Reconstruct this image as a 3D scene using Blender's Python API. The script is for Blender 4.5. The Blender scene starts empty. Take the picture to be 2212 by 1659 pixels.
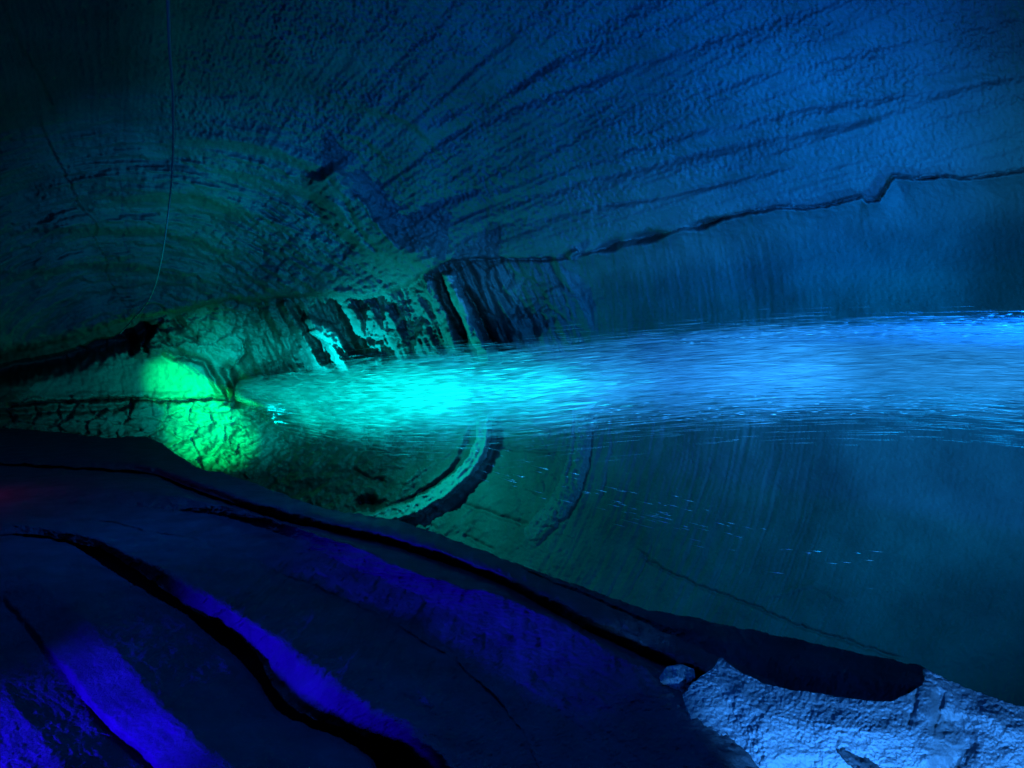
import bpy, math, random
import numpy as np
from mathutils import Vector, Matrix

random.seed(7)
rng = np.random.default_rng(7)
scene = bpy.context.scene
COL = scene.collection

# ------------------------------------------------------------------ camera
# A tall shaft seen from its foot: the camera looks steeply up, rolled on its side,
# so that "up" in the shaft points to the left of the picture.
W0, H0, F = 2212.0, 1659.0, 1400.0          # survey frame and focal length in the same units
CX, CY = W0 / 2, H0 / 2
ZEN = (230.0, 838.0)                         # where straight up falls in the survey frame
zc = Vector(((ZEN[0] - CX) / F, (CY - ZEN[1]) / F, -1.0)).normalized()
yc_ = Vector((0, 0, -1)); yc_ = (yc_ - zc * yc_.dot(zc)).normalized()
xc_ = yc_.cross(zc)
M = Matrix((xc_, yc_, zc))                   # camera space -> world space
EYE = Vector((0, 0, 1.7))
cam_d = bpy.data.cameras.new("camera")
cam = bpy.data.objects.new("camera", cam_d)
COL.objects.link(cam)
cam.matrix_world = Matrix.Translation(EYE) @ M.to_4x4()
cam_d.sensor_width = 36.0
cam_d.lens = F / W0 * 36.0
cam_d.clip_start = 0.05
cam_d.clip_end = 500.0
scene.camera = cam
Mn = np.array(M)
En = np.array(EYE)

# ------------------------------------------------------------------ world and exposure
world = bpy.data.worlds.new("World")
scene.world = world
world.use_nodes = True
bg = world.node_tree.nodes["Background"]
bg.inputs[0].default_value = (0.0, 0.05, 0.6, 1)
bg.inputs[1].default_value = 0.10
scene.view_settings.view_transform = 'Standard'
scene.view_settings.look = 'None'
scene.view_settings.exposure = 0.0
scene.view_settings.gamma = 1.0
scene.cycles.use_denoising = True
scene.cycles.use_adaptive_sampling = False
scene.cycles.max_bounces = 4
scene.cycles.transparent_max_bounces = 28
scene.cycles.diffuse_bounces = 0
scene.cycles.volume_bounces = 0
scene.cycles.sample_clamp_indirect = 3.0


def ray(x, y):
    """sight line of a survey point, world space, one metre of depth long"""
    x = np.asarray(x, float); y = np.asarray(y, float)
    d = np.stack([(x - CX) / F, (CY - y) / F, -np.ones_like(x)], -1)
    return d @ Mn.T


def at(x, y, k):
    """world point k metres deep on the sight line of a survey point"""
    return Vector((ray(x, y) * k + En).tolist())


# ------------------------------------------------------------------ unseen cave lamps, plus added lights marked below
def lamp(name, pos, target, power, color, cone=None, blend=0.4, radius=0.06):
    ld = bpy.data.lights.new(name, 'SPOT' if cone else 'POINT')
    ld.energy = power
    ld.color = color
    ld.shadow_soft_size = radius
    o = bpy.data.objects.new(name, ld)
    COL.objects.link(o)
    o.location = pos
    if cone:
        ld.spot_size = math.radians(cone)
        ld.spot_blend = blend
        o.rotation_euler = (Vector(target) - Vector(pos)).to_track_quat('-Z', 'Y').to_euler()
    return o


GRN = (0.0, 1.0, 0.16); TEAL = (0.0, 0.80, 0.86); CYAN = (0.0, 0.68, 1.0)
AZURE = (0.022, 0.35, 1.0); BLUE = (0.0, 0.155, 1.0); DEEP = (0.010, 0.0, 1.0); RED = (1.0, 0.0, 0.3)
lamp("green_spot", at(760, 1010, 22.5), at(403, 818, 33), 32000, GRN, 18.0, 1.0)
lamp("green_spot", at(760, 1010, 22.5), at(418, 930, 33), 22000, GRN, 18.0, 1.0)
lamp("green_spot", at(520, 900, 26.0), at(475, 790, 33), 520, (0.0, 1.0, 0.45), 80, 1.0)
lamp("teal_spot", at(590, 915, 25.0), at(800, 650, 27), 3600, TEAL, 140, 1.0)
lamp("teal_spot", at(470, 940, 27.0), at(300, 800, 33), 420, (0.0, 0.80, 0.80), 84, 1.0)
lamp("teal_lamp", at(800, 945, 20.0), None, 300, (0.0, 0.92, 0.78))
lamp("fall_spot", at(660, 990, 17.5), at(640, 850, 19.0), 420, (0.0, 1.0, 0.72), 76, 1.0)
lamp("cyan_lamp", at(1120, 815, 10.8), None, 22, CYAN)
lamp("fall_spot", at(2300, 950, 2.6), at(610, 850, 19.5), 40000, (0.0, 1.0, 0.84), 15, 1.0)
lamp("fall_spot", at(2300, 950, 2.6), at(860, 842, 12.8), 13000, (0.0, 0.84, 1.0), 18, 1.0)
lamp("added_front_spot", at(2300, 1500, 1.5), at(1080, 830, 10), 5200, (0.02, 0.45, 1.0), 28, 1.0)  # added: this and the next two brighten the falls from the viewer's side
lamp("added_front_spot", at(2300, 1500, 1.5), at(1480, 805, 7), 2700, AZURE, 36, 1.0)
lamp("added_front_spot", at(2300, 1500, 1.5), at(1950, 800, 5.2), 1300, AZURE, 62, 1.0)
lamp("azure_spot", at(3600, 300, 3.0), at(1250, 800, 9), 900, AZURE, 80, 0.9)
lamp("wall_wash", at(2500, 1150, 3.5), at(1650, 1000, 11), 1450, (0.0, 0.30, 0.85), 80, 0.9)
lamp("wall_wash", at(2900, 560, 5.0), at(1700, 560, 12), 320, (0.0, 0.30, 0.90), 80, 1.0)  # added wash for the wall that the falls keep in shade
lamp("added_ledge_spot", at(2250, 800, 7.3), at(1500, 480, 13), 480, (0.0, 0.24, 1.0), 90, 1.0)  # added light behind the falls, brightens the lip of the crack
lamp("blue_wash", at(2900, 700, 3.0), at(1300, 250, 14), 3000, BLUE, 70, 1.0)
lamp("blue_wash", at(2000, 200, 5.0), at(620, 500, 20), 1200, (0.0, 0.24, 1.0), 36, 1.0)  # added weaker wash to brighten the upper left
lamp("added_roof_spot", at(950, 790, 15.0), at(400, 450, 22), 1000, (0.0, 0.42, 1.0), 62, 1.0)  # added grazing light that brings out the roof's bedding arcs
lamp("boulder_spot", at(2650, 2450, 1.0), at(1900, 1600, 2.6), 340, (0.03, 0.26, 1.0), 54, 0.5)
lamp("deep_blue_flood", at(-1500, 1800, 1.5), at(800, 1330, 4.0), 620, DEEP, 64, 0.9)
lamp("navy_fill", at(1000, 650, 2.6), None, 24, (0.0, 0.12, 1.0))  # added fill, lifts the flat near ledges to navy
lamp("navy_fill", at(330, 720, 6.0), None, 40, (0.0, 0.12, 1.0))  # added fill for the far left ledges
lamp("red_lamp", at(-90, 1000, 7.5), None, 1.2, RED)


# ------------------------------------------------------------------ noise
def _hash(ix, iy, seed):
    h = (ix.astype(np.int64) * 374761393 + iy.astype(np.int64) * 668265263 + seed * 974711) & 0xFFFFFFFF
    h = ((h ^ (h >> 13)) * 1274126177) & 0xFFFFFFFF
    return (h ^ (h >> 16)) & 0xFFFFFFFF


def noise(x, y, seed=0):
    ix = np.floor(x); iy = np.floor(y)
    fx = x - ix; fy = y - iy
    u = fx * fx * fx * (fx * (fx * 6 - 15) + 10); v = fy * fy * fy * (fy * (fy * 6 - 15) + 10)

    def g(dx, dy):
        a = _hash(ix + dx, iy + dy, seed) * (2 * math.pi / 4294967296.0)
        return np.cos(a) * (fx - dx) + np.sin(a) * (fy - dy)
    a = g(0, 0); b = g(1, 0); c = g(0, 1); d = g(1, 1)
    return ((a + (b - a) * u) * (1 - v) + (c + (d - c) * u) * v) * 1.5


def fbm(x, y, octv=4, seed=0, gain=0.5):
    s = 0; a = 1.0; t = 0
    for i in range(octv):
        s = s + a * noise(x * 2 ** i + 17.3 * i, y * 2 ** i - 9.1 * i, seed + i * 31)
        t += a; a *= gain
    return s / t


def ridged(x, y, octv=3, seed=0, gain=0.55):
    s = 0; a = 1.0; t = 0
    for i in range(octv):
        s = s + a * (1 - 2.4 * np.abs(noise(x * 2 ** i + 5.7 * i, y * 2 ** i + 3.3 * i, seed + i * 17)))
        t += a; a *= gain
    return s / t


def worley(x, y, seed=0):
    """distance to the border between the two nearest cells: blocks with cracks"""
    ix = np.floor(x); iy = np.floor(y)
    f1 = np.full(x.shape, 9.0); f2 = np.full(x.shape, 9.0); idv = np.zeros(x.shape)
    for dx in (-1, 0, 1):
        for dy in (-1, 0, 1):
            h = _hash(ix + dx, iy + dy, seed)
            px = ix + dx + (h & 1023) / 1023.0; py = iy + dy + ((h >> 10) & 1023) / 1023.0
            d = np.hypot(x - px, y - py)
            n1 = d < f1
            f2 = np.where(n1, f1, np.minimum(f2, d))
            idv = np.where(n1, ((h >> 20) & 255) / 255.0, idv)
            f1 = np.where(n1, d, f1)
    return f2 - f1, idv


def sig(v):
    return 1 / (1 + np.exp(-np.clip(v, -30, 30)))


def pdist(poly, X, Y, pad):
    """unsigned distance, side (+ right of travel, i.e. below a line drawn left to right), run along the line 0..1"""
    P = np.array(poly, float)
    d2 = np.full(X.shape, 1e12); sd = np.ones(X.shape); tt = np.zeros(X.shape)
    seg = np.hypot(*np.diff(P, axis=0).T); cum = np.concatenate([[0], np.cumsum(seg)])
    m = np.where((X > P[:, 0].min() - pad) & (X < P[:, 0].max() + pad) & (Y > P[:, 1].min() - pad) & (Y < P[:, 1].max() + pad))
    x = X[m]; y = Y[m]; b2 = np.full(x.shape, 1e12); bs = np.ones(x.shape); bt = np.zeros(x.shape)
    for i in range(len(P) - 1):
        ax, ay = P[i]; ex, ey = P[i + 1] - P[i]
        t = np.clip(((x - ax) * ex + (y - ay) * ey) / (ex * ex + ey * ey + 1e-9), 0, 1)
        qx = x - ax - t * ex; qy = y - ay - t * ey
        q = qx * qx + qy * qy
        n = q < b2
        b2 = np.where(n, q, b2); bs = np.where(n, ex * (y - ay) - ey * (x - ax), bs); bt = np.where(n, (cum[i] + t * seg[i]) / cum[-1], bt)
    d2[m] = b2; sd[m] = bs; tt[m] = bt
    return np.sqrt(d2), np.sign(sd), tt


def inside(poly, X, Y):
    P = np.array(poly, float); r = np.zeros(X.shape, bool)
    j = len(P) - 1
    for i in range(len(P)):
        c = ((P[i, 1] > Y) != (P[j, 1] > Y)) & (X < (P[j, 0] - P[i, 0]) * (Y - P[i, 1]) / (P[j, 1] - P[i, 1] + 1e-12) + P[i, 0])
        r ^= c; j = i
    return r


# ------------------------------------------------------------------ materials
def rock(name, col_a, col_b, scale=1.0, rough=0.55, bump=0.4, wet=0.4):
    m = bpy.data.materials.new(name); m.use_nodes = True
    nt = m.node_tree; N = nt.nodes; L = nt.links
    b = N["Principled BSDF"]
    tc = N.new("ShaderNodeTexCoord")
    n1 = N.new("ShaderNodeTexNoise"); n1.inputs["Scale"].default_value = 0.9 * scale; n1.inputs["Detail"].default_value = 8; n1.inputs["Roughness"].default_value = 0.62
    n2 = N.new("ShaderNodeTexNoise"); n2.inputs["Scale"].default_value = 14 * scale; n2.inputs["Detail"].default_value = 6; n2.inputs["Roughness"].default_value = 0.7
    L.new(tc.outputs["Object"], n1.inputs["Vector"]); L.new(tc.outputs["Object"], n2.inputs["Vector"])
    rp = N.new("ShaderNodeValToRGB")
    rp.color_ramp.elements[0].position = 0.32; rp.color_ramp.elements[0].color = (*col_a, 1)
    rp.color_ramp.elements[1].position = 0.68; rp.color_ramp.elements[1].color = (*col_b, 1)
    L.new(n1.outputs["Fac"], rp.inputs["Fac"])
    L.new(rp.outputs["Color"], b.inputs["Base Color"])
    mr = N.new("ShaderNodeMapRange"); mr.inputs["To Min"].default_value = rough - 0.2; mr.inputs["To Max"].default_value = rough + 0.25
    L.new(n2.outputs["Fac"], mr.inputs["Value"]); L.new(mr.outputs["Result"], b.inputs["Roughness"])
    b.inputs["Specular IOR Level"].default_value = wet
    bp = N.new("ShaderNodeBump"); bp.inputs["Strength"].default_value = bump; bp.inputs["Distance"].default_value = 0.08 / scale
    L.new(n2.outputs["Fac"], bp.inputs["Height"]); L.new(bp.outputs["Normal"], b.inputs["Normal"])
    return m


M_wall = rock("shaft_limestone", (0.13, 0.13, 0.125), (0.27, 0.265, 0.25), 0.8)
M_upper = rock("rough_limestone", (0.20, 0.20, 0.19), (0.36, 0.35, 0.33), 0.8)
M_pale = rock("pale_limestone", (0.22, 0.22, 0.21), (0.38, 0.37, 0.35), 1.0)
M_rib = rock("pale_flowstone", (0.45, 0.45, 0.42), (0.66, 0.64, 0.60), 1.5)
M_near = rock("near_limestone", (0.12, 0.12, 0.12), (0.24, 0.235, 0.23), 4.0, 0.7, 0.8, 0.12)
M_bould = rock("grainy_calcite", (0.40, 0.40, 0.38), (0.55, 0.54, 0.52), 8.0, 0.6, 0.5, 0.3)


def water_mat(alpha):
    m = bpy.data.materials.new("falling_water"); m.use_nodes = True
    b = m.node_tree.nodes["Principled BSDF"]
    b.inputs["Base Color"].default_value = (0.9, 0.93, 0.95, 1)
    b.inputs["Roughness"].default_value = 0.3
    b.inputs["Alpha"].default_value = alpha
    b.inputs["Specular IOR Level"].default_value = 0.6
    return m


M_water = water_mat(0.42)
M_drop = water_mat(1.0)


def plain(name, col, rough=0.5, metal=0.0):
    m = bpy.data.materials.new(name); m.use_nodes = True
    nt = m.node_tree; b = nt.nodes["Principled BSDF"]
    n = nt.nodes.new("ShaderNodeTexNoise"); n.inputs["Scale"].default_value = 20
    rp = nt.nodes.new("ShaderNodeValToRGB")
    rp.color_ramp.elements[0].color = (*[c * 0.8 for c in col], 1); rp.color_ramp.elements[1].color = (*col, 1)
    nt.links.new(n.outputs["Fac"], rp.inputs["Fac"]); nt.links.new(rp.outputs["Color"], b.inputs["Base Color"])
    b.inputs["Roughness"].default_value = rough; b.inputs["Metallic"].default_value = metal
    return m


# ------------------------------------------------------------------ mesh helpers
def mesh_from(name, V, Fc, mat, smooth=True):
    """V (n,3) world points, Fc (m,3|4) index array"""
    used, inv = np.unique(Fc.ravel(), return_inverse=True)
    V = np.ascontiguousarray(V[used], np.float32); Fc = inv.reshape(Fc.shape).astype(np.int32)
    me = bpy.data.meshes.new(name)
    n = Fc.shape[1]
    me.vertices.add(len(V)); me.vertices.foreach_set("co", V.ravel())
    me.loops.add(Fc.size); me.loops.foreach_set("vertex_index", np.ascontiguousarray(Fc.ravel()))
    me.polygons.add(len(Fc)); me.polygons.foreach_set("loop_start", np.arange(0, Fc.size, n, dtype=np.int32))
    me.update(calc_edges=True)
    me.polygons.foreach_set("use_smooth", np.full(len(Fc), smooth))
    me.materials.append(mat)
    me.validate()
    o = bpy.data.objects.new(name, me)
    COL.objects.link(o)
    return o


def tag(o, label=None, cat=None, group=None, kind=None):
    if label: o["label"] = label
    if cat: o["category"] = cat
    if group: o["group"] = group
    if kind: o["kind"] = kind
    return o


def grid_faces(nr, nc):
    i = np.arange(nr * nc).reshape(nr, nc)
    return np.stack([i[:-1, :-1], i[1:, :-1], i[1:, 1:], i[:-1, 1:]], -1).reshape(-1, 4)


# ------------------------------------------------------------------ the shaft: one continuous rock surface, split by formation
STEP = 2.6
gx = np.arange(-420, 2640, STEP); gy = np.arange(-420, 1640, STEP)
X, Y = np.meshgrid(gx, gy)


def shaft_depth(x, y, H=36.0):
    d = ray(x, y)
    hor = np.hypot(d[..., 0], d[..., 1]); s = hor / np.maximum(d[..., 2], 0.05)
    th = np.arctan2(CY - (y + CY - ZEN[1]), x - ZEN[0])
    R = 9.3 + 1.8 * np.cos(th) - 0.9 * np.sin(th)
    h = ((s / R) ** 3 + (1 / H) ** 3) ** (-1 / 3)
    return h / np.maximum(d[..., 2], 0.05)


rr = np.hypot(X - ZEN[0], Y - ZEN[1]); TH = np.arctan2(ZEN[1] - Y, X - ZEN[0]); LR = np.log(rr + 60)
wx = 7 * fbm(X / 70, Y / 70, 3, 1) + 3.0 * noise(X / 14, Y / 14, 3)
wy = 7 * fbm(X / 70, Y / 70, 3, 2) + 3.0 * noise(X / 14, Y / 14, 4)
WX, WY = X + wx, Y + wy

LEDGE = [(-420, 850), (-100, 790), (0, 767), (98, 743), (171, 728), (244, 699), (286, 689), (317, 686), (366, 675), (439, 657), (500, 645), (558, 647),
         (605, 641), (713, 635), (784, 644), (836, 630), (883, 612), (912, 589), (968, 562), (1053, 557), (1224, 556), (1296, 534), (1370, 515),
         (1462, 495), (1520, 482), (1586, 462), (1611, 457), (1669, 449), (1751, 447), (1793, 441), (1863, 421), (1876, 431), (1896, 428),
         (1917, 397), (1929, 378), (1979, 385), (2045, 381), (2083, 383), (2157, 375), (2212, 366), (2640, 310)]
relief = np.zeros(X.shape)          # towards the viewer, in survey units

dL, sL, tL = pdist(LEDGE, X + wx * 0.7, Y + wy * 0.8, 5000)
sd = dL * sL                        # > 0 below the ledge
up = sig(-sd / 2.0)
bel_ = sig(sd / 2.0)
stepA = np.interp(X, [-420, 300, 560, 900, 1050, 1240, 1500, 1700, 1900, 2212], [200, 150, 95, 80, 36, 26, 26, 12, 12, 8])
relief += up * stepA * np.exp(-np.maximum(-sd, 0) / 420)
crackA = np.interp(X, [0, 900, 1000, 1230, 1300, 1560, 1650, 1860, 1930, 2212], [0, 0, 12, 12, 38, 34, 14, 20, 20, 14])
crackW = np.interp(X, [900, 1230, 1300, 1450, 1600, 1700, 2212], [3, 3, 7, 7, 4, 2.6, 2.6])
crackW = crackW * (1 + 0.7 * noise(X / 45, Y / 200, 8))
crackA = crackA * np.clip(1 + 1.3 * noise(X / 70, Y / 300, 9), 0.15, 2)
relief -= crackA * np.exp(-((sd - 3) / crackW) ** 2)
# smooth overhang curve just above the crack (catches the light), hollow just under it
relief += bel_ * np.exp(-np.maximum(sd - 6, 0) / 24) * np.interp(X, [1100, 1300, 1950, 2300], [0, 36, 36, 22])
relief -= up * np.exp(-np.maximum(-sd, 0) / 14) * np.interp(X, [900, 1240, 1600, 2212], [6, 10, 7, 3])


def ridge(poly, w, amp, pw=2.0, w2=None, ends=0.06, warp=1.0):
    global relief
    d, s, t = pdist(poly, X + wx * warp, Y + wy * warp, float(np.max(w)) * 4)
    ww = w if w2 is None else w + (w2 - w) * t
    e = np.clip(np.minimum(t, 1 - t) / ends + 0.05, 0, 1) if ends else 1.0
    g = np.exp(-(d / ww) ** pw) * e
    relief += amp * g
    return g


def step(poly, amp, w=3.0, decay=120.0, ends=0.42):
    """rock above the line stands in front of the rock below it"""
    global relief
    d, s, t = pdist(poly, WX, WY, decay * 3)
    e = np.clip(np.minimum(t, 1 - t) / ends, 0, 1)
    relief += amp * e * np.where(s < 0, sig(d / w) * np.exp(-d / decay), sig(-d / w) * np.exp(-d / decay))


above = sd < 0
upm = sig(-sd / 6)
# ---- upper wall: flutes running up the shaft, pitted skin
flute = fbm(TH * 15, LR * 1.3, 2, 11)
farmask = np.clip((rr - 420) / 400, 0, 1)
relief += upm * farmask * np.clip((1.25 - TH) / 0.5, 0.1, 1) * (5 * flute + 2.5 * np.clip((1.35 - TH) / 0.5, 0, 1) * np.tanh(3.5 * fbm(TH * 24, LR * 0.9, 2, 14)))
relief += upm * farmask * 2.0 * ridged(TH * 34 + 0.5 * fbm(X / 120, Y / 120, 2, 5), LR * 3, 2, 12)
for g, w, a in [([(1760, -200), (1296, 58), (1036, 212), (909, 273)], 9, -9), ([(2000, -60), (1500, 95), (1296, 164), (1087, 239), (899, 328)], 8, -10),
                ([(2300, 140), (2100, 180), (1750, 230), (1480, 285), (1296, 338), (1053, 407), (909, 444)], 7, -9),
                ([(1900, 250), (1500, 330), (1296, 379), (967, 475)], 7, -11), ([(1860, 330), (1600, 385), (1296, 440), (1000, 510)], 6, -6),
                ([(2212, 30), (1800, 120), (1500, 190)], 7, -6), ([(1500, 20), (1200, 130), (1000, 260)], 6, -6),
                ([(1700, 355), (1660, 370), (1560, 395), (1420, 428), (1300, 445)], 2.5, -6)]:
    ridge(g, w * (2.0 + 0.7 * fbm(X / 150, Y / 150, 2, 15)), a * 0.9 * (1 + 0.8 * fbm(X / 140, Y / 140, 2, 16)), warp=0.35)
pit = fbm(X / 9, Y / 9, 3, 21, 0.65)
patch = np.clip(0.9 + 1.1 * fbm(X / 170, Y / 110, 3, 26), 0.25, 1.6)
relief += upm * np.interp(TH, [-0.1, 0.25, 0.4, 1.2, 1.7], [0.15, 0.4, 1.2, 1.4, 0.4]) * farmask * patch * (5.5 * pit + 2.0 * fbm(X / 30, Y / 22, 2, 27))
relief += upm * farmask * np.clip((1.1 - TH) / 0.5, 0.05, 1) * 4.0 * fbm(TH * 80, LR * 1.6, 3, 28, 0.6)
# ---- bedding arcs of the roof, upper left
for p, a, w, dc in [([(308, 311), (369, 309), (496, 308), (581, 328), (718, 379), (759, 441), (800, 492), (848, 533)], 26, 5, 90),
                    ([(330, 318), (376, 326), (427, 346), (496, 372), (564, 392), (649, 410), (684, 434), (730, 500), (780, 560)], 24, 8, 60),
                    ([(68, 455), (137, 432), (205, 436), (308, 432), (427, 420), (496, 450), (547, 474), (598, 513), (640, 580)], 30, 7, 70),
                    ([(-100, 520), (0, 500), (150, 495), (350, 500), (450, 530), (540, 590), (600, 630)], 20, 5, 60),
                    ([(-100, 600), (60, 590), (200, 570), (330, 580), (430, 620), (480, 640)], 16, 5, 50),
                    ([(653, 186), (704, 202), (731, 219), (786, 236), (848, 253), (899, 280), (933, 314), (964, 347), (1000, 400)], 9, 2.2, 50),
                    ([(690, 270), (728, 287), (793, 308), (824, 335), (854, 371), (880, 420)], 8, 2.2, 40)]:
    step(p, a * (1.5 if a > 12 else 1.2), w, dc)
leftm = upm * np.clip(1 - (X - 560) / 260, 0, 1) * np.clip((Y - 200) / 160, 0, 1)
arc = np.hypot((X - 300) / 1.35, Y - 830)
lay = arc / 27 + 1.1 * fbm(TH * 2.2, arc / 130, 3, 31) + 0.25 * fbm(X / 30, Y / 30, 2, 34)
fr = lay % 1.0; hgt = 0.25 + 1.5 * np.abs(noise(np.floor(lay) * 3.7 + 0.5, TH * 3.0, 35))
relief += leftm * (9 * hgt * np.where(fr < 0.16, fr / 0.16, (1 - fr) / 0.84) + 5 * fbm(arc / 7, TH * 5.0, 3, 32) + 12 * fbm(arc / 60, TH * 1.4, 2, 33))
cren = upm * np.exp(-((X - 640) / 190) ** 2 - ((Y - 520) / 110) ** 2)
c1, _ = worley(WX / 34 + WY / 60, WY / 22, 3)
relief += cren * (16 * ridged((X * 0.55 - Y * 0.83) / 30, (X * .83 + Y * .55) / 120, 3, 41) + 6 * np.minimum(c1, .25) * 4)
# buttress knee where the roof turns into the upper wall
ridge([(700, 360), (745, 445), (850, 540), (960, 556)], 42, 40)
ridge([(660, 420), (700, 480), (760, 545)], 22, -16)
ridge([(735, 430), (770, 490), (815, 545)], 5, -14)
ridge([(765, 420), (812, 480), (860, 535)], 5, 10)
# ---- rock faces below the ledge, left of the falls
bel = sig(sd / 3)
mid = bel * np.clip(1 - (X - 1130) / 160, 0, 1)
tilt = (X * 0.90 - Y * 0.42)           # across the leaning beds
along = (X * 0.42 + Y * 0.90)
midr = mid * np.clip((X - 520) / 60, 0, 1) * np.clip((900 - Y) / 60, 0, 1)
relief += midr * (22 * ridged(tilt / 62, along / 420, 2, 51) + 13 * ridged(tilt / 24, along / 150, 3, 53))
cw, cid = worley(tilt / 46, along / 60, 9)
relief += midr * (np.minimum(cw, 0.16) * 24 + 18 * cid)
sawp = (tilt / 58 + 1.7 * fbm(along / 230, tilt / 150, 3, 54)) % 1.0
relief += midr * 22 * np.clip(0.9 + 1.3 * fbm(X / 80, Y / 50, 2, 55), 0.15, 1.6) * np.where(sawp < 0.68, sawp / 0.68, (1 - sawp) / 0.32) * np.clip((1075 - X) / 60, 0.15, 1)
ribs = {}
ribs['a'] = ridge([(605, 650), (643, 712), (666, 750), (700, 800)], 14, 30)
ridge([(634, 662), (655, 686), (668, 715)], 12, -50)
ribs['b'] = ridge([(652, 688), (700, 715), (728, 745), (752, 790), (765, 830)], 17, 46, 3.4)
ridge([(716, 645), (737, 691), (769, 758), (790, 800)], 12, -36)
ribs['c'] = ridge([(784, 662), (830, 720), (872, 765), (880, 790)], 26, 12, 3.4)
ridge([(842, 650), (866, 700), (889, 761), (900, 800)], 9, -28)
ribs['d'] = ridge([(921, 594), (930, 627), (974, 715), (990, 760)], 10, 36, 3.4)
ridge([(950, 597), (960, 650), (1003, 720), (1015, 760)], 8, -40)
ribs['e'] = ridge([(968, 580), (989, 647), (1018, 706), (1044, 753), (1055, 800)], 14, 58, 3.4)
ridge([(997, 618), (1036, 685), (1071, 744), (1085, 800)], 10, -46)
# blocky patch right of the main rib
bl = bel * np.exp(-((X - 1170) / 80) ** 2 - ((Y - 670) / 70) ** 2)
bw, bid = worley(WX / 34, WY / 22, 19)
relief += bl * (np.minimum(bw, .2) * 26 + 10 * bid)
step([(1225, 580), (1250, 640), (1275, 690), (1300, 740)][::-1], 7, 3, 40)
# ---- roof around the spout: big slab, cracks, stepped sheets, the black slot
ridge([(15, 872), (146, 869), (232, 860), (354, 865), (464, 856), (505, 862)], 4, -34, ends=0.03)
ridge([(-100, 905), (0, 893), (100, 890), (200, 884), (290, 878)], 7, -26)
ridge([(280, 862), (283, 876)], 3, -20)
step([(0, 876), (150, 873), (230, 866), (354, 869)][::-1], 22, 3, 30)
step([(0, 915), (170, 905), (260, 905), (330, 920)][::-1], 16, 4, 30)
ridge([(360, 764), (395, 772), (415, 773), (445, 785), (466, 820), (486, 866)], 8, -46, ends=0)
ridge([(492, 800), (505, 835), (506, 872)], 10, -60, ends=0)
ridge([(510, 790), (524, 765), (520, 740)], 4, -22)
step([(320, 775), (360, 766), (380, 774), (425, 775), (447, 796), (470, 850)], 24, 3, 60)
ridge([(-60, 806), (0, 796), (120, 774), (240, 738), (300, 724)], 24, -120)
ridge([(275, 735), (310, 712), (330, 725)], 18, -120)
ridge([(281, 745), (284, 768)], 5, -40); ridge([(309, 740), (314, 760)], 4, -40)
ridge([(330, 700), (352, 720), (372, 745), (395, 765)], 7, -24)
ridge([(375, 680), (400, 710), (425, 735)], 9, -34)
ridge([(350, 690), (392, 730)], 12, 14)
sp = bel * np.clip(1 - (X - 520) / 60, 0, 1)
qw, qid = worley(WX / 52 + 3, WY / 34, 29)
rough_sp = sp * np.clip(np.abs(Y - 815) / 40 - 0.6, 0.12, 1)
relief += rough_sp * (np.minimum(qw, .16) * 60 + 14 * qid + 10 * ridged(X / 60, Y / 24, 3, 57))
relief += sp * 1.6 * fbm(X / 12, Y / 8, 3, 58)
# ---- far wall: ledges, curved bands, combing of fine lines
ribs['r0'] = ridge([(856, 840), (848, 880), (836, 930), (821, 975)], 14, 26, w2=20)
ridge([(800, 900), (793, 950), (815, 985)], 9, -26)
R1 = [(1060, 720), (1068, 780), (1058, 850), (1047, 905), (1043, 947), (1029, 988), (995, 1032), (944, 1070), (893, 1100), (824, 1120), (740, 1128)]
ribs['r1'] = ridge(R1, 17, 28, 2.4)
ridge([(1080, 860), (1074, 880), (1071, 960), (1040, 1028), (995, 1080), (950, 1115)], 9, -9)
ridge([(1020, 900), (1010, 950), (985, 1000), (930, 1050), (860, 1090)], 5, -14)
ridge([(1008, 930), (990, 985), (940, 1035), (880, 1075)], 5, 9)
R2 = [(1262, 700), (1275, 780), (1268, 850), (1262, 923), (1250, 990), (1235, 1049), (1204, 1094), (1159, 1138), (1105, 1196)]
ribs['r2'] = ridge(R2, 24, 6, 2.5, ends=0.3)
ridge([(1285, 850), (1279, 930), (1275, 1010), (1240, 1090), (1200, 1145), (1150, 1190)], 3, -6)
ridge([(1248, 850), (1240, 960), (1226, 1035)], 3, -9)
ridge([(1303, 830), (1320, 900), (1322, 980), (1300, 1080)], 3, -4)
step([(550, 965), (640, 985), (756, 980), (841, 988), (947, 1012), (980, 1010)][::-1], 34, 5, 60)
ridge([(762, 1014), (795, 1035), (830, 1040)], 5, -26); ridge([(780, 1085), (800, 1082), (808, 1090)], 11, -70, ends=0)
ridge([(870, 1045), (895, 1025), (905, 1012)], 5, 14)
ridge([(1080, 968), (1150, 974), (1210, 980)], 3, -6)
ridge([(1000, 1093), (1090, 1118), (1140, 1135)], 5, -10)
ridge([(1000, 1155), (1045, 1180), (1070, 1190)], 4, -8)
ridge([(1370, 1184), (1449, 1238), (1544, 1279), (1669, 1329), (1772, 1370), (1876, 1399), (1958, 1428)], 3.2, -8)
ridge([(1650, 1290), (1760, 1262), (1830, 1300)], 6, 3)
low = bel * np.clip(1 - (X - 960) / 160, 0, 1) * np.clip((Y - 890) / 40, 0, 1)
relief += low * (9 * ridged((X * .55 + Y * .8) / 26, (X * .8 - Y * .55) / 120, 3, 61) + 8 * fbm(X / 40, Y / 26, 3, 62))
righ = bel * np.clip((X - 1020) / 160, 0, 1)
ring = np.hypot(X - 330, (Y - 760) * 1.05)
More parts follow.
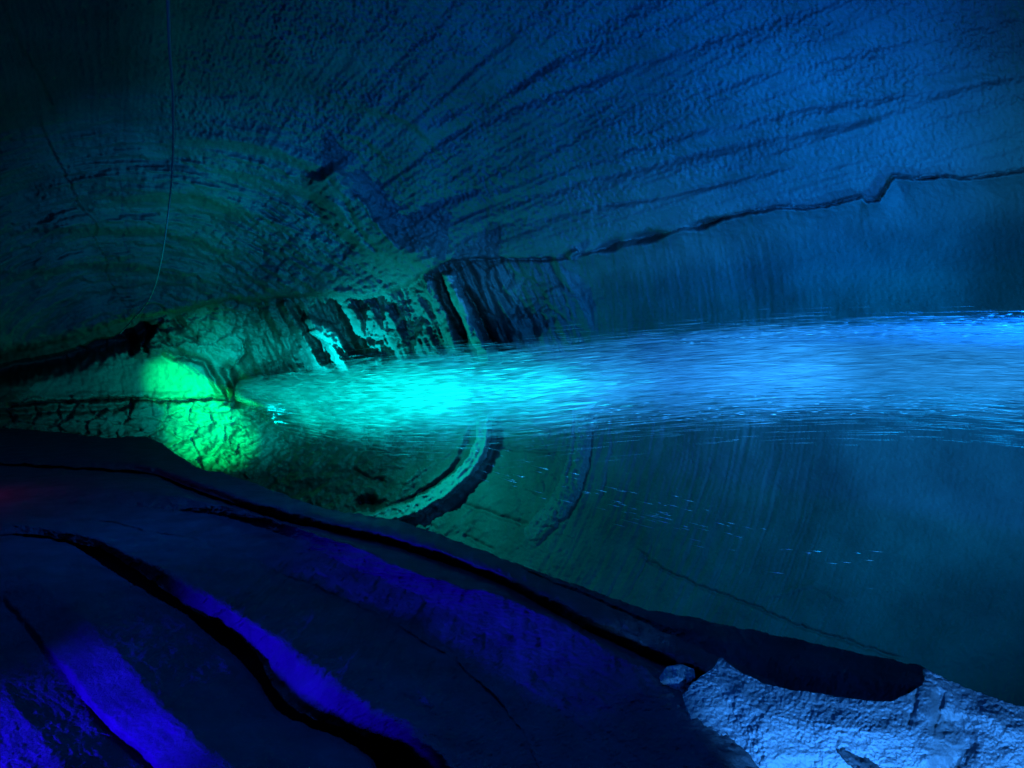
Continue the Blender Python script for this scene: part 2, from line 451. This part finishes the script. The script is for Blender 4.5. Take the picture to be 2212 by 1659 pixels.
relief += righ * (2.0 * np.clip((1850 - X) / 300, 0.12, 1) * ridged(ring / 26, TH * 5, 3, 71) + 6 * fbm(X / 220, Y / 150, 3, 72) + 1.2 * fbm(X / 9, Y / 9, 3, 74) + np.clip((1950 - X) / 300, 0.15, 1) * np.clip((X - 1130) / 80, 0, 1) * np.clip((Y - 500) / 500, 0.3, 1) * 2.6 * ridged(ring / 10 + 0.6 * fbm(X / 90, Y / 90, 2, 78), TH * 3.5, 3, 79))
relief += righ * np.clip((X - 1200) / 200, 0, 1) * 0.4 * noise(ring / 7, TH * 9, 75) * (0.5 + fbm(X / 160, Y / 160, 2, 77))
ctr = righ * np.exp(-((X - 1130) / 110) ** 2) * (Y > 830)
zw, zid = worley(WX / 44, WY / 26, 39)
relief += ctr * (np.minimum(zw, .12) * 24 + 4 * zid)
for o_, am in ((-16, 12), (-26, -10), (9, 8), (0, -7)):
    ridge([(x - o_ * 0.2, y + 0.0) if y < 900 else (x + o_ * 0.75, y + o_ * 0.66) for x, y in R1], 3.5, am)
ridge([(1228, 560), (1238, 548), (1250, 541)], 9, 26)
# grain of the rock everywhere
crag = np.clip(bel + 0.9 * np.exp(-np.maximum(-sd, 0) / 45), 0, 1) * np.exp(-(np.maximum(np.abs(X - 600) - 330, 0) / 90) ** 2 - (np.maximum(np.abs(Y - 640) - 160, 0) / 70) ** 2)
crag2 = bel * np.exp(-(np.maximum(np.abs(X - 700) - 200, 0) / 60) ** 2 - (np.maximum(np.abs(Y - 1010) - 110, 0) / 40) ** 2)
smooth_slab = np.exp(-((X - 300) / 190) ** 4 - ((Y - 815) / 52) ** 4)
cm = np.maximum(crag, crag2) * (1 - 0.9 * smooth_slab)
kw, kid = worley(WX / 38 + 1.7, WY / 19, 47)
kw2, kid2 = worley(WX / 17, WY / 11, 48)
relief += cm * (8 * ridged(WX / 46, WY / 24, 3, 85, .6) + 6 * (kid - .5) + 20 * np.minimum(kw, .15) + 3.5 * (kid2 - .5) + 7 * np.minimum(kw2, .15))
relief += (cm * 3.0 + mid * 1.2 + leftm * 0.9 + 0.5) * fbm(X / 10, Y / 10, 3, 81, 0.65)
for g in ribs.values():
    relief += g * (5.0 * ridged(X / 13, Y / 13, 3, 83) + 7 * np.minimum(kw2, .3))

KB = shaft_depth(X, Y)
gy_, gx_ = np.gradient(np.log(KB), STEP)
boost = np.sqrt(1 + (F * np.hypot(gx_, gy_)) ** 2)
boost = 1 + (np.clip(boost, 1, 3.2) - 1) * 0.8
K = KB * (1 - relief * boost / F)
P = ray(X, Y) * K[..., None] + En
faces = grid_faces(*X.shape)


def fmean(a):
    return (a[:-1, :-1] + a[1:, 1:]) * 0.5


fx, fy = fmean(X).ravel(), fmean(Y).ravel()
fab = fmean(sd).ravel() < 0
seg = np.zeros(len(faces), int)                       # 0 = cave wall below the ledge
seg[fab] = 1                                          # upper wall
seg[fab & (fx < 700 - (fy - 400) * -0.3)] = 2         # roof
SLAB = [(15, 868), (49, 852), (107, 804), (156, 779), (190, 779), (207, 760), (239, 745), (259, 740), (270, 760), (281, 770), (305, 777), (361, 766),
        (380, 774), (425, 774), (444, 794), (464, 828), (476, 853), (354, 863), (305, 857), (232, 857), (146, 866)]
LOWS = [(340, 868), (500, 864), (520, 900), (480, 960), (440, 1010), (400, 1000), (340, 960)]
SHELF = [(0, 876), (240, 868), (340, 870), (336, 950), (200, 950), (0, 925)]
KNOB = [(560, 640), (500, 648), (440, 660), (400, 690), (430, 740), (420, 770), (450, 790), (500, 800), (530, 760), (520, 700)]
pieces = {}


def claim(n, mask, where=None):
    m = mask & ~fab
    if where is not None: m &= where
    seg[m] = n


wfx, wfy = fmean(WX).ravel(), fmean(WY).ravel()
claim(10, inside(SLAB, wfx, wfy)); claim(11, inside(LOWS, wfx, wfy)); claim(12, inside(SHELF, wfx, wfy)); claim(13, inside(KNOB, wfx, wfy))
for n, key in enumerate(['a', 'b', 'c', 'd', 'e', 'r0', 'r1', 'r2']):
    claim(20 + n, fmean(ribs[key]).ravel() > 0.33)
PV = P.reshape(-1, 3)
info = {
    0: ("cave_wall", M_wall, None, None, None, 'structure'),
    1: ("upper_cave_wall", M_upper, None, None, None, 'structure'),
    2: ("cave_roof", M_upper, None, None, None, 'structure'),
    10: ("roof_slab", M_pale, "broad smooth rock slab glowing green at its end beside the waterfall spout", "rock slab", None, None),
    11: ("cracked_rock", M_pale, "cracked block of rock lit bright green below the spout", "rock", None, None),
    12: ("rock_shelf", M_pale, "layered dim teal rock shelf under the long crack of the smooth slab", "rock shelf", None, None),
    13: ("rock", M_pale, "lumpy green rock bulge hanging over the waterfall spout", "rock", None, None),
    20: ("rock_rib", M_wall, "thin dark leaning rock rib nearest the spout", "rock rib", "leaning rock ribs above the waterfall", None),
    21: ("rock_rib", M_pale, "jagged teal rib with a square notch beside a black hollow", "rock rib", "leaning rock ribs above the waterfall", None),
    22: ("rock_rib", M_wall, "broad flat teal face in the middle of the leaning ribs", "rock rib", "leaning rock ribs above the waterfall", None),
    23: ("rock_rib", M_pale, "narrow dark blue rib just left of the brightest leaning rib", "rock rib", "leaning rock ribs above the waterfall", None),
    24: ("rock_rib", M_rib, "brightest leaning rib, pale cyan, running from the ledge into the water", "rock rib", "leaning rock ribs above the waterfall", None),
    25: ("rock_band", M_pale, "short bright green band of rock showing behind the spray, nearest the spout", "rock band", "curved rock bands behind the waterfall", None),
    26: ("rock_band", M_rib, "long bright teal band of cracked rock curving down below the water", "rock band", "curved rock bands behind the waterfall", None),
    27: ("rock_band", M_pale, "dim blue curved band of rock farthest from the spout", "rock band", "curved rock bands behind the waterfall", None),
}
for n, (nm, mt, lab, cat, grp, kind) in info.items():
    fc = faces[seg == n]
    if len(fc): tag(mesh_from(nm, PV, fc, mt), lab, cat, grp, kind)


def wall_k(x, y):
    i = int(np.clip(round((y - gy[0]) / STEP), 0, len(gy) - 1)); j = int(np.clip(round((x - gx[0]) / STEP), 0, len(gx) - 1))
    return float(K[i, j])


# ------------------------------------------------------------------ the near wall: long rock ledges that run up beside the viewer
def near_depth(x, y):
    return 1.5 * F / np.maximum(y - 800, 70)


def smooth_line(poly, n):
    P_ = np.array(poly, float)
    t = np.concatenate([[0], np.cumsum(np.hypot(*np.diff(P_[:, :2], axis=0).T))]); t /= t[-1]
    u = np.linspace(0, 1, n)
    Q = np.stack([np.interp(u, t, P_[:, i]) for i in range(P_.shape[1])], -1)
    k = max(1, n // 60); ker = np.hanning(2 * k + 3)[1:-1]; ker /= ker.sum()
    for i in range(Q.shape[1]):
        a = np.pad(Q[:, i], len(ker) // 2, mode='reflect', reflect_type='odd')
        Q[:, i] = np.convolve(a, ker, 'valid')
    return Q


def loft(name, curves, mat, rough=1.0, rows=None, n=640, back=True, seed=0, jag=6.0, grain=1.0, res=3.2, pits=6.5, dents=(), streak=1.8, soft=2):
    """rock ledge lofted through traced edges: each curve is [(x, y, relief)] with relief towards the viewer"""
    C = [smooth_line(c, n) for c in curves]
    for i, c in enumerate(C):
        r_ = c[:, 0] * 0.8 + c[:, 1] * 0.6
        amp_ = (2.0 if i == 0 else 11.0) * np.clip((c[:, 1] - 960) / 300, 0.15, 1)
        c[:, 1] += amp_ * fbm(r_ / 90, np.full(n, 3.7 * i + seed), 5, seed + 40, .6)
        c[:, 2] = c[:, 2] * np.clip((c[:, 0] + 150) / 750, 0.12, 1) + 14 * fbm(r_ / 120, np.full(n, 9.1 * i + seed), 3, seed + 41)
    out = []
    for a, b in zip(C[:-1], C[1:]):
        m = rows or max(6, int(np.hypot(*(a - b)[:, :2].T).mean() / res))
        for i in range(m):
            t = i / m
            out.append(a * (1 - t) + b * t)
    out.append(C[-1])
    G = np.array(out)                                    # (rows, n, 3)
    x, y, a = G[..., 0], G[..., 1], G[..., 2]
    if soft:
        ap = np.pad(a, ((soft, soft), (0, 0)), mode='edge')
        a = sum(ap[i:i + a.shape[0]] for i in range(2 * soft + 1)) / (2 * soft + 1)
    x = x + jag * fbm(G[..., 0] / 36, G[..., 1] / 36, 4, seed + 1, .7); y = y + jag * fbm(G[..., 0] / 36, G[..., 1] / 36, 4, seed + 2, .7)
    sz = np.clip((G[..., 1] - 838) / 400, 0.35, 1.6)
    a = a + rough * (10 * fbm(x / 120, y / 80, 3, seed + 3) + 2.2 * sz * fbm(x / 16 / sz, y / 16 / sz, 3, seed + 4, .6) * grain)
    al, ac = 0.8 * x + 0.6 * y, 0.8 * y - 0.6 * x
    a = a + rough * np.clip((y - 980) / 250, 0.1, 1) * (streak * (5 * sz * ridged(ac / 34 / sz, al / 240, 3, seed + 9, .6) + 2.0 * np.minimum(worley(ac / 70 + 0.3 * fbm(al / 90, ac / 90, 2, 6), al / 190, seed + 10)[0], .12) / .12))
    for poly, w_, d_ in dents:
        dd, _, _ = pdist(poly, x + 8 * fbm(x / 30, y / 30, 2, 5), y + 8 * fbm(x / 30, y / 30, 2, 15), w_ * 4)
        a = a + d_ * np.exp(-(dd / w_) ** 2)
    a = a + pits * np.clip((y - 1080) / 150, 0.1, 1) * (fbm(x / 9, y / 7, 3, seed + 7, .6) + 0.35 * ridged(x / 16, y / 11, 2, seed + 8))
    k = near_depth(x, y) * (1 - a / F)
    pts = ray(x, y) * k[..., None] + En
    if back:                                             # the top edge turns away from the viewer: give it thickness
        k0 = near_depth(x[0], y[0])
        lay = []
        for j, (dy, q) in enumerate([(10, 1.30), (5, 1.14), (2, 1.05), (0.5, 1.015)]):
            lay.append(ray(x[0], y[0] + dy * 1.5) * (k[0] * q)[..., None] + En)
        pts = np.concatenate([np.array(lay), pts])
    return mesh_from(name, pts.reshape(-1, 3), grid_faces(*pts.shape[:2]), mat)


E0 = [(-300, 890), (0, 922), (156, 936), (223, 947), (321, 940), (357, 963), (393, 989), (424, 1012), (482, 1021), (558, 1047), (625, 1070), (670, 1092),
      (732, 1105), (864, 1124), (913, 1141), (961, 1159), (1057, 1193), (1118, 1217), (1200, 1247), (1289, 1278), (1351, 1302), (1405, 1319), (1512, 1336),
      (1544, 1345), (1648, 1366), (1751, 1387), (1876, 1415), (1991, 1438), (2078, 1482), (2145, 1507), (2212, 1527), (2500, 1640)]


def lv(poly, a):
    return [(x, y, a) for x, y in poly]


def off(poly, dy, a):
    return [(x, y + dy, a) for x, y in poly]


G1 = [(-300, 960), (0, 1000), (200, 1010), (330, 1020), (430, 1062), (540, 1098), (620, 1122), (756, 1150), (841, 1170), (927, 1200), (1029, 1232), (1098, 1262), (1166, 1300), (1269, 1358),
      (1330, 1385), (1420, 1425), (1503, 1453), (1600, 1500), (1750, 1600), (1900, 1720)]
E1 = [(-300, 890), (0, 922), (156, 936), (223, 947), (321, 940), (357, 963), (393, 989), (424, 1012), (482, 1021), (558, 1047), (625, 1070), (670, 1092),
      (732, 1105), (864, 1124), (913, 1141), (961, 1159), (1057, 1193), (1118, 1222), (1200, 1262), (1296, 1300), (1420, 1358), (1544, 1415), (1650, 1460), (1800, 1560), (1960, 1700)]
m1 = [((a[0] + b[0]) / 2, (a[1] + b[1]) / 2) for a, b in zip([tuple(p) for p in smooth_line(E1, 40)], [tuple(p) for p in smooth_line(G1, 40)])]
m1b = [((a[0] + 3 * b[0]) / 4, (a[1] + 3 * b[1]) / 4) for a, b in zip([tuple(p) for p in smooth_line(E1, 40)], [tuple(p) for p in smooth_line(G1, 40)])]
o = loft("rock_ledge", [lv(E1, 0), lv(m1, 30), lv(m1b, 22), lv(G1, -110)], M_near, seed=100)
tag(o, "long navy rock ledge along the near edge, above a black groove", "rock ledge", "dark rock ledges in the foreground")

# B1 ledge: ridge crest above the saturated blue strip
B1t = [(-300, 1000), (0, 1050), (250, 1055), (400, 1075), (527, 1105), (670, 1150), (804, 1195), (864, 1222), (893, 1237), (995, 1264), (1098, 1295), (1166, 1323), (1269, 1375), (1400, 1450), (1500, 1540), (1560, 1660), (1600, 1760)]
B1b = [(-300, 1030), (0, 1085), (250, 1090), (400, 1105), (527, 1118), (625, 1162), (759, 1224), (864, 1270), (927, 1301), (995, 1338), (1064, 1379), (1150, 1450), (1230, 1540), (1280, 1640), (1300, 1760)]
G1x = [(x, y + 6) for x, y in G1[:-3]] + [(1560, 1520), (1640, 1640), (1700, 1780)]
V1 = [(-300, 1060), (0, 1110), (250, 1130), (420, 1165), (560, 1215), (700, 1275), (830, 1335), (960, 1410), (1060, 1490), (1130, 1580), (1180, 1700), (1190, 1780)]
o = loft("rock_ledge", [lv(G1x, -110), off(G1x, 14, 10), lv(B1t, 60), lv(B1b, -60), lv(V1, -90)], M_near, seed=140, back=False)
tag(o, "foreground rock ledge with the upper saturated blue strip along it", "rock ledge", "dark rock ledges in the foreground")

B2t = [(-300, 1090), (-40, 1130), (100, 1140), (214, 1165), (290, 1202), (402, 1256), (491, 1310), (603, 1385), (714, 1470), (804, 1530), (864, 1562), (960, 1640), (1040, 1780)]
B2b = [(-300, 1110), (-40, 1150), (100, 1158), (214, 1180), (290, 1228), (371, 1286), (424, 1322), (482, 1348), (527, 1380), (558, 1420), (580, 1468), (625, 1522), (670, 1554), (714, 1564), (864, 1608), (930, 1660), (980, 1780)]
sw = [(-300, 1080), (-40, 1115), (150, 1140), (330, 1180), (480, 1240), (640, 1320), (800, 1410), (930, 1500), (1020, 1590), (1090, 1700), (1110, 1780)]
o = loft("rock_ledge", [off(V1, -4, -100), lv(sw, -20), lv(B2t, 40), lv(B2b, -130)], M_near, seed=180, back=False)
tag(o, "broad foreground rock ledge ending in the bright blue strip over a black cleft", "rock ledge", "dark rock ledges in the foreground")

B2c = [(-300, 1130), (-60, 1160), (60, 1165), (152, 1180), (223, 1226), (312, 1284), (402, 1333), (446, 1373), (513, 1427), (554, 1476), (598, 1543), (670, 1577), (714, 1590), (800, 1640), (880, 1780)]
B3t = [(-300, 1150), (-150, 1190), (0, 1215), (90, 1262), (180, 1330), (260, 1420), (350, 1530), (430, 1600), (520, 1680), (600, 1790)]
B3b = [(-300, 1200), (-150, 1250), (10, 1290), (90, 1380), (150, 1450), (200, 1520), (260, 1580), (330, 1640), (400, 1700), (440, 1790)]
V3 = [(-400, 1300), (-200, 1380), (-40, 1460), (60, 1560), (130, 1660), (200, 1790)]
V4 = [(-500, 1400), (-350, 1500), (-200, 1600), (-100, 1700), (-60, 1800)]
o = loft("rock_ledge", [off(B2c, -6, -150), off(B2c, 8, -60), lv(B3t, 70), lv(B3b, 0), off(B3b, 14, -110), off(B3b, 30, -100), lv(V3, 40), lv(V4, 220)], M_near, seed=220, back=False, rough=0.8, streak=0.6, pits=2.5)
tag(o, "nearest foreground rock ledge, almost black with a soft blue patch", "rock ledge", "dark rock ledges in the foreground")

# far right ridge behind the bright boulder
E2 = [(1100, 1212), (1200, 1247), (1289, 1278), (1351, 1302), (1405, 1319), (1512, 1336), (1544, 1345), (1648, 1366), (1751, 1387), (1876, 1415), (1991, 1438), (2040, 1470), (2080, 1540)]
D2 = [(1110, 1225), (1200, 1266), (1296, 1306), (1420, 1364), (1544, 1416), (1602, 1453), (1652, 1478), (1710, 1490), (1793, 1502), (1876, 1514), (1930, 1514), (1980, 1500), (2050, 1560)]
m2 = [((a[0] + b[0]) / 2, (a[1] + b[1]) / 2) for a, b in zip([tuple(p) for p in smooth_line(E2, 40)], [tuple(p) for p in smooth_line(D2, 40)])]
o = loft("rock_ridge", [lv(E2, -110), lv(m2, -90), lv(D2, -140), off(D2, 40, -170)], M_near, seed=260, rough=1.0, grain=1.0, n=700, res=2.2, pits=3.0)
tag(o, "dark rough rock ridge behind the bright grainy boulder", "rock ridge")

# rock face behind the ledges
NB = [(-420, 940), (0, 975), (320, 990), (480, 1060), (700, 1130), (860, 1165), (1060, 1230), (1290, 1320), (1500, 1400), (1800, 1460), (2100, 1540), (2600, 1720)]
tag(loft("near_cave_wall", [lv(NB, -420), off(NB, 300, -330), off(NB, 700, -260), off(NB, 1100, -260)], M_near, seed=350, back=False, res=10), kind='structure')

# bright grainy boulder
BT = [(1475, 1500), (1500, 1470), (1545, 1440), (1552, 1416), (1602, 1453), (1652, 1478), (1710, 1490), (1793, 1502), (1876, 1514), (1930, 1514), (1979, 1488), (1999, 1476), (1992, 1440), (2078, 1482), (2145, 1507), (2212, 1527), (2450, 1640)]
BL = [(1480, 1520), (1490, 1540), (1520, 1530), (1560, 1510), (1620, 1530), (1680, 1550), (1730, 1560), (1800, 1570), (1880, 1580), (1930, 1585), (1980, 1570), (2010, 1550), (2030, 1530), (2090, 1540), (2150, 1560), (2220, 1585), (2450, 1690)]
BB = [(1495, 1580), (1500, 1600), (1530, 1610), (1570, 1610), (1630, 1620), (1690, 1630), (1740, 1640), (1810, 1645), (1890, 1650), (1940, 1650), (1990, 1640), (2020, 1625), (2050, 1610), (2110, 1620), (2160, 1630), (2230, 1650), (2450, 1750)]
B_ = [(1510, 1660), (1520, 1720), (1560, 1740), (1600, 1740), (1660, 1740), (1720, 1740), (1780, 1740), (1850, 1740), (1920, 1740), (1960, 1740), (2000, 1740), (2050, 1740), (2100, 1740), (2150, 1740), (2200, 1740), (2280, 1740), (2450, 1850)]
o = loft("boulder", [lv(BT, 80), lv(BL, 70), lv(BB, 20), lv(B_, -60)], M_bould, seed=300, rough=1.3, grain=1.2, jag=5, n=900, res=1.6, pits=3.8, streak=0.12, soft=0, dents=[([(1990, 1445), (1978, 1500), (1968, 1560)], 7, -10), ([(2030, 1500), (2022, 1560)], 9, -18), ([(2060, 1560), (2090, 1610), (2040, 1680)], 26, -36), ([(2130, 1540), (2170, 1580)], 14, 12), ([(2010, 1590), (2000, 1640)], 16, 14), ([(1700, 1700), (1780, 1665), (1850, 1690)], 40, -22), ([(1600, 1500), (1640, 1560), (1660, 1640)], 22, 14)])
tag(loft("rock", [lv([(1424, 1462), (1440, 1440), (1470, 1434), (1500, 1446)], 60), lv([(1426, 1474), (1445, 1464), (1474, 1466), (1502, 1462)], 70), lv([(1436, 1484), (1452, 1492), (1474, 1500), (1500, 1482)], 30), lv([(1440, 1500), (1460, 1512), (1480, 1520), (1502, 1500)], -60)], M_bould, seed=330, n=120, res=1.8, jag=4, pits=3.4), "small azure lit lump of rock left of the bright boulder", "rock")
tag(o, "grainy boulder lit bright azure blue, nearest the viewer", "boulder")

# ------------------------------------------------------------------ ground and pool at the foot of the shaft
n = 90
u, v = np.meshgrid(np.linspace(-14, 14, n), np.linspace(-8, 18, n))
gz = 0.25 * fbm(u / 3, v / 3, 4, 400) + 0.05 * np.hypot(u, v - 4) ** 1.1 - 0.5
tag(mesh_from("ground", np.stack([u, v, gz], -1).reshape(-1, 3), grid_faces(n, n), M_near), kind='structure')

# ------------------------------------------------------------------ the waterfall
xs_ = [505, 540, 600, 700, 800, 1000, 1100, 1300, 1500, 1700, 2000, 2212, 2700]
YC = lambda x: np.interp(x, xs_, [845, 846, 848, 848, 845, 836, 829, 809, 794, 783, 778, 782, 790])
WD = lambda x: np.interp(x, xs_, [20, 26, 36, 46, 54, 60, 61, 60, 60, 60, 62, 67, 80])
SPOUT_K = wall_k(520, 850) * 0.97
sp_w = np.array(at(505, 845, SPOUT_K)) - En
HD = np.hypot(sp_w[0], sp_w[1])                 # horizontal distance of the falls from the viewer


def fall_k(x, y):
    d = ray(x, y)
    return HD / np.hypot(d[..., 0], d[..., 1])


def needles(name, x0, u, ln, wpx, vdep, yfun, mat):
    """falling drops: slim spindles along the path of the water; u = lateral place in units of the falls' half width"""
    n_ = len(x0)
    x1 = x0 + ln
    y0 = yfun(x0, u); y1 = yfun(x1, u)
    f0 = 1 + vdep * 0.06
    A = ray(x0, y0) * (fall_k(x0, YC(x0)) * f0)[:, None]; B = ray(x1, y1) * (fall_k(x1, YC(x1)) * f0)[:, None]
    kk = fall_k(x0, YC(x0))
    D = B - A; D /= np.linalg.norm(D, axis=1)[:, None]
    side = np.cross(D, A); side /= np.linalg.norm(side, axis=1)[:, None]
    oth = np.cross(D, side)
    r = (wpx * kk / F * 0.5)[:, None]
    mid_ = A + (B - A) * 0.6
    Vv = np.stack([A, mid_ + side * r, mid_ - side * 0.5 * r + oth * 0.87 * r, mid_ - side * 0.5 * r - oth * 0.87 * r, B], 1) + En
    base = np.arange(n_)[:, None] * 5
    tri = np.array([[0, 1, 2], [0, 2, 3], [0, 3, 1], [4, 2, 1], [4, 3, 2], [4, 1, 3]])
    Fc = (base[:, :, None] + tri[None]).reshape(-1, 3)
    return mesh_from(name, Vv.reshape(-1, 3), Fc, mat)


def path(x, u):
    return YC(x) + u * WD(x)


NW = 185000
x0 = 506 + (2600 - 506) * rng.random(NW) ** 1.25
x0[:40000] = 506 + 420 * rng.random(40000)
halo = rng.random(NW) < np.interp(x0, [500, 800, 1500, 2300], [0.0, 0.14, 0.32, 0.45])
u = np.where(halo, rng.normal(0.12, 0.78, NW), rng.normal(0, 0.36, NW))
lowm = rng.random(NW) < 0.13
u = np.where(lowm & (x0 < 1250) & (x0 > 600), np.abs(rng.normal(0, 0.80, NW)) + 0.1, u)
u = np.where(u < -1.0, -1.0 + (u + 1.0) * 0.5, u)
o = needles("waterfall", x0, u, rng.uniform(22, 140, NW) * np.interp(x0, [500, 900, 2300], [0.35, 0.9, 1.3]), rng.uniform(0.2, 0.6, NW) * np.where(rng.random(NW) < 0.05, 2.0, 1), rng.normal(0, 1, NW), path, M_water)
tag(o, kind='structure')

# loose drops thrown clear of the main fall
sx, su = [], []
for _ in range(420):                                    # upper side, right
    x = rng.uniform(1450, 2400); sx.append(x); su.append(-rng.uniform(0.8, 1.0 + 0.75 * rng.random() * (x - 1300) / 900))
for _ in range(260):                                    # under the fall, right
    x = rng.uniform(1250, 2300); sx.append(x); su.append(rng.uniform(0.9, 1.9))
sx, su = np.array(sx), np.array(su)
o = needles("spray", sx, su, rng.uniform(8, 34, len(sx)), rng.uniform(0.6, 1.4, len(sx)), rng.normal(0, 1, len(sx)), path, M_drop)
tag(o, kind='stuff')
xa = np.concatenate([rng.uniform(980, 1450, 46), rng.normal(1440, 110, 38), rng.uniform(1500, 1900, 14)])
ua = np.concatenate([rng.choice([-1.0, -0.75, -0.2, 0.15, 0.4], 46) + rng.normal(0, .12, 46), rng.normal(0.1, 0.5, 38), rng.normal(0.4, 0.7, 14)])
low_path = lambda x, u: np.interp(x, [950, 1166, 1420, 1650, 1900, 2300], [985, 1050, 1110, 1165, 1190, 1220]) + u * np.interp(x, [950, 1500], [40, 46])
o = needles("spray", xa, ua, rng.uniform(12, 46, len(xa)), rng.uniform(0.5, 1.0, len(xa)), rng.normal(0, 1, len(xa)) - 1.5, low_path, M_drop)
tag(o, kind='stuff')

# ------------------------------------------------------------------ the cable across the shaft
def tube(name, pts, r, mat, sides=8):
    pts = [Vector(p) for p in pts]
    V_, F_ = [], []
    for i, p in enumerate(pts):
        d = (pts[min(i + 1, len(pts) - 1)] - pts[max(i - 1, 0)]).normalized()
        s = d.orthogonal().normalized() if i == 0 else (s - d * s.dot(d)).normalized()
        t = d.cross(s)
        for j in range(sides):
            a = 2 * math.pi * j / sides
            V_.append(p + (s * math.cos(a) + t * math.sin(a)) * r)
    for i in range(len(pts) - 1):
        for j in range(sides):
            F_.append([i * sides + j, i * sides + (j + 1) % sides, (i + 1) * sides + (j + 1) % sides, (i + 1) * sides + j])
    return mesh_from(name, np.array([list(v) for v in V_]), np.array(F_), mat)


cab = smooth_line([(352, -250, 7), (363, 0, 9), (366, 100, 10), (374, 200, 11.5), (375, 300, 13), (372, 380, 14.5), (366, 440, 16), (357, 510, 18), (349, 560, 20), (338, 610, 22), (322, 650, 24), (286, 692, 27), (260, 720, 29)], 120)
o = tube("cable", [at(x, y, k) for x, y, k in cab], 0.022, plain("cable_sheath", (0.8, 0.8, 0.8)))
tag(o, "thin pale cable hanging across the dark rock toward the spout", "cable")
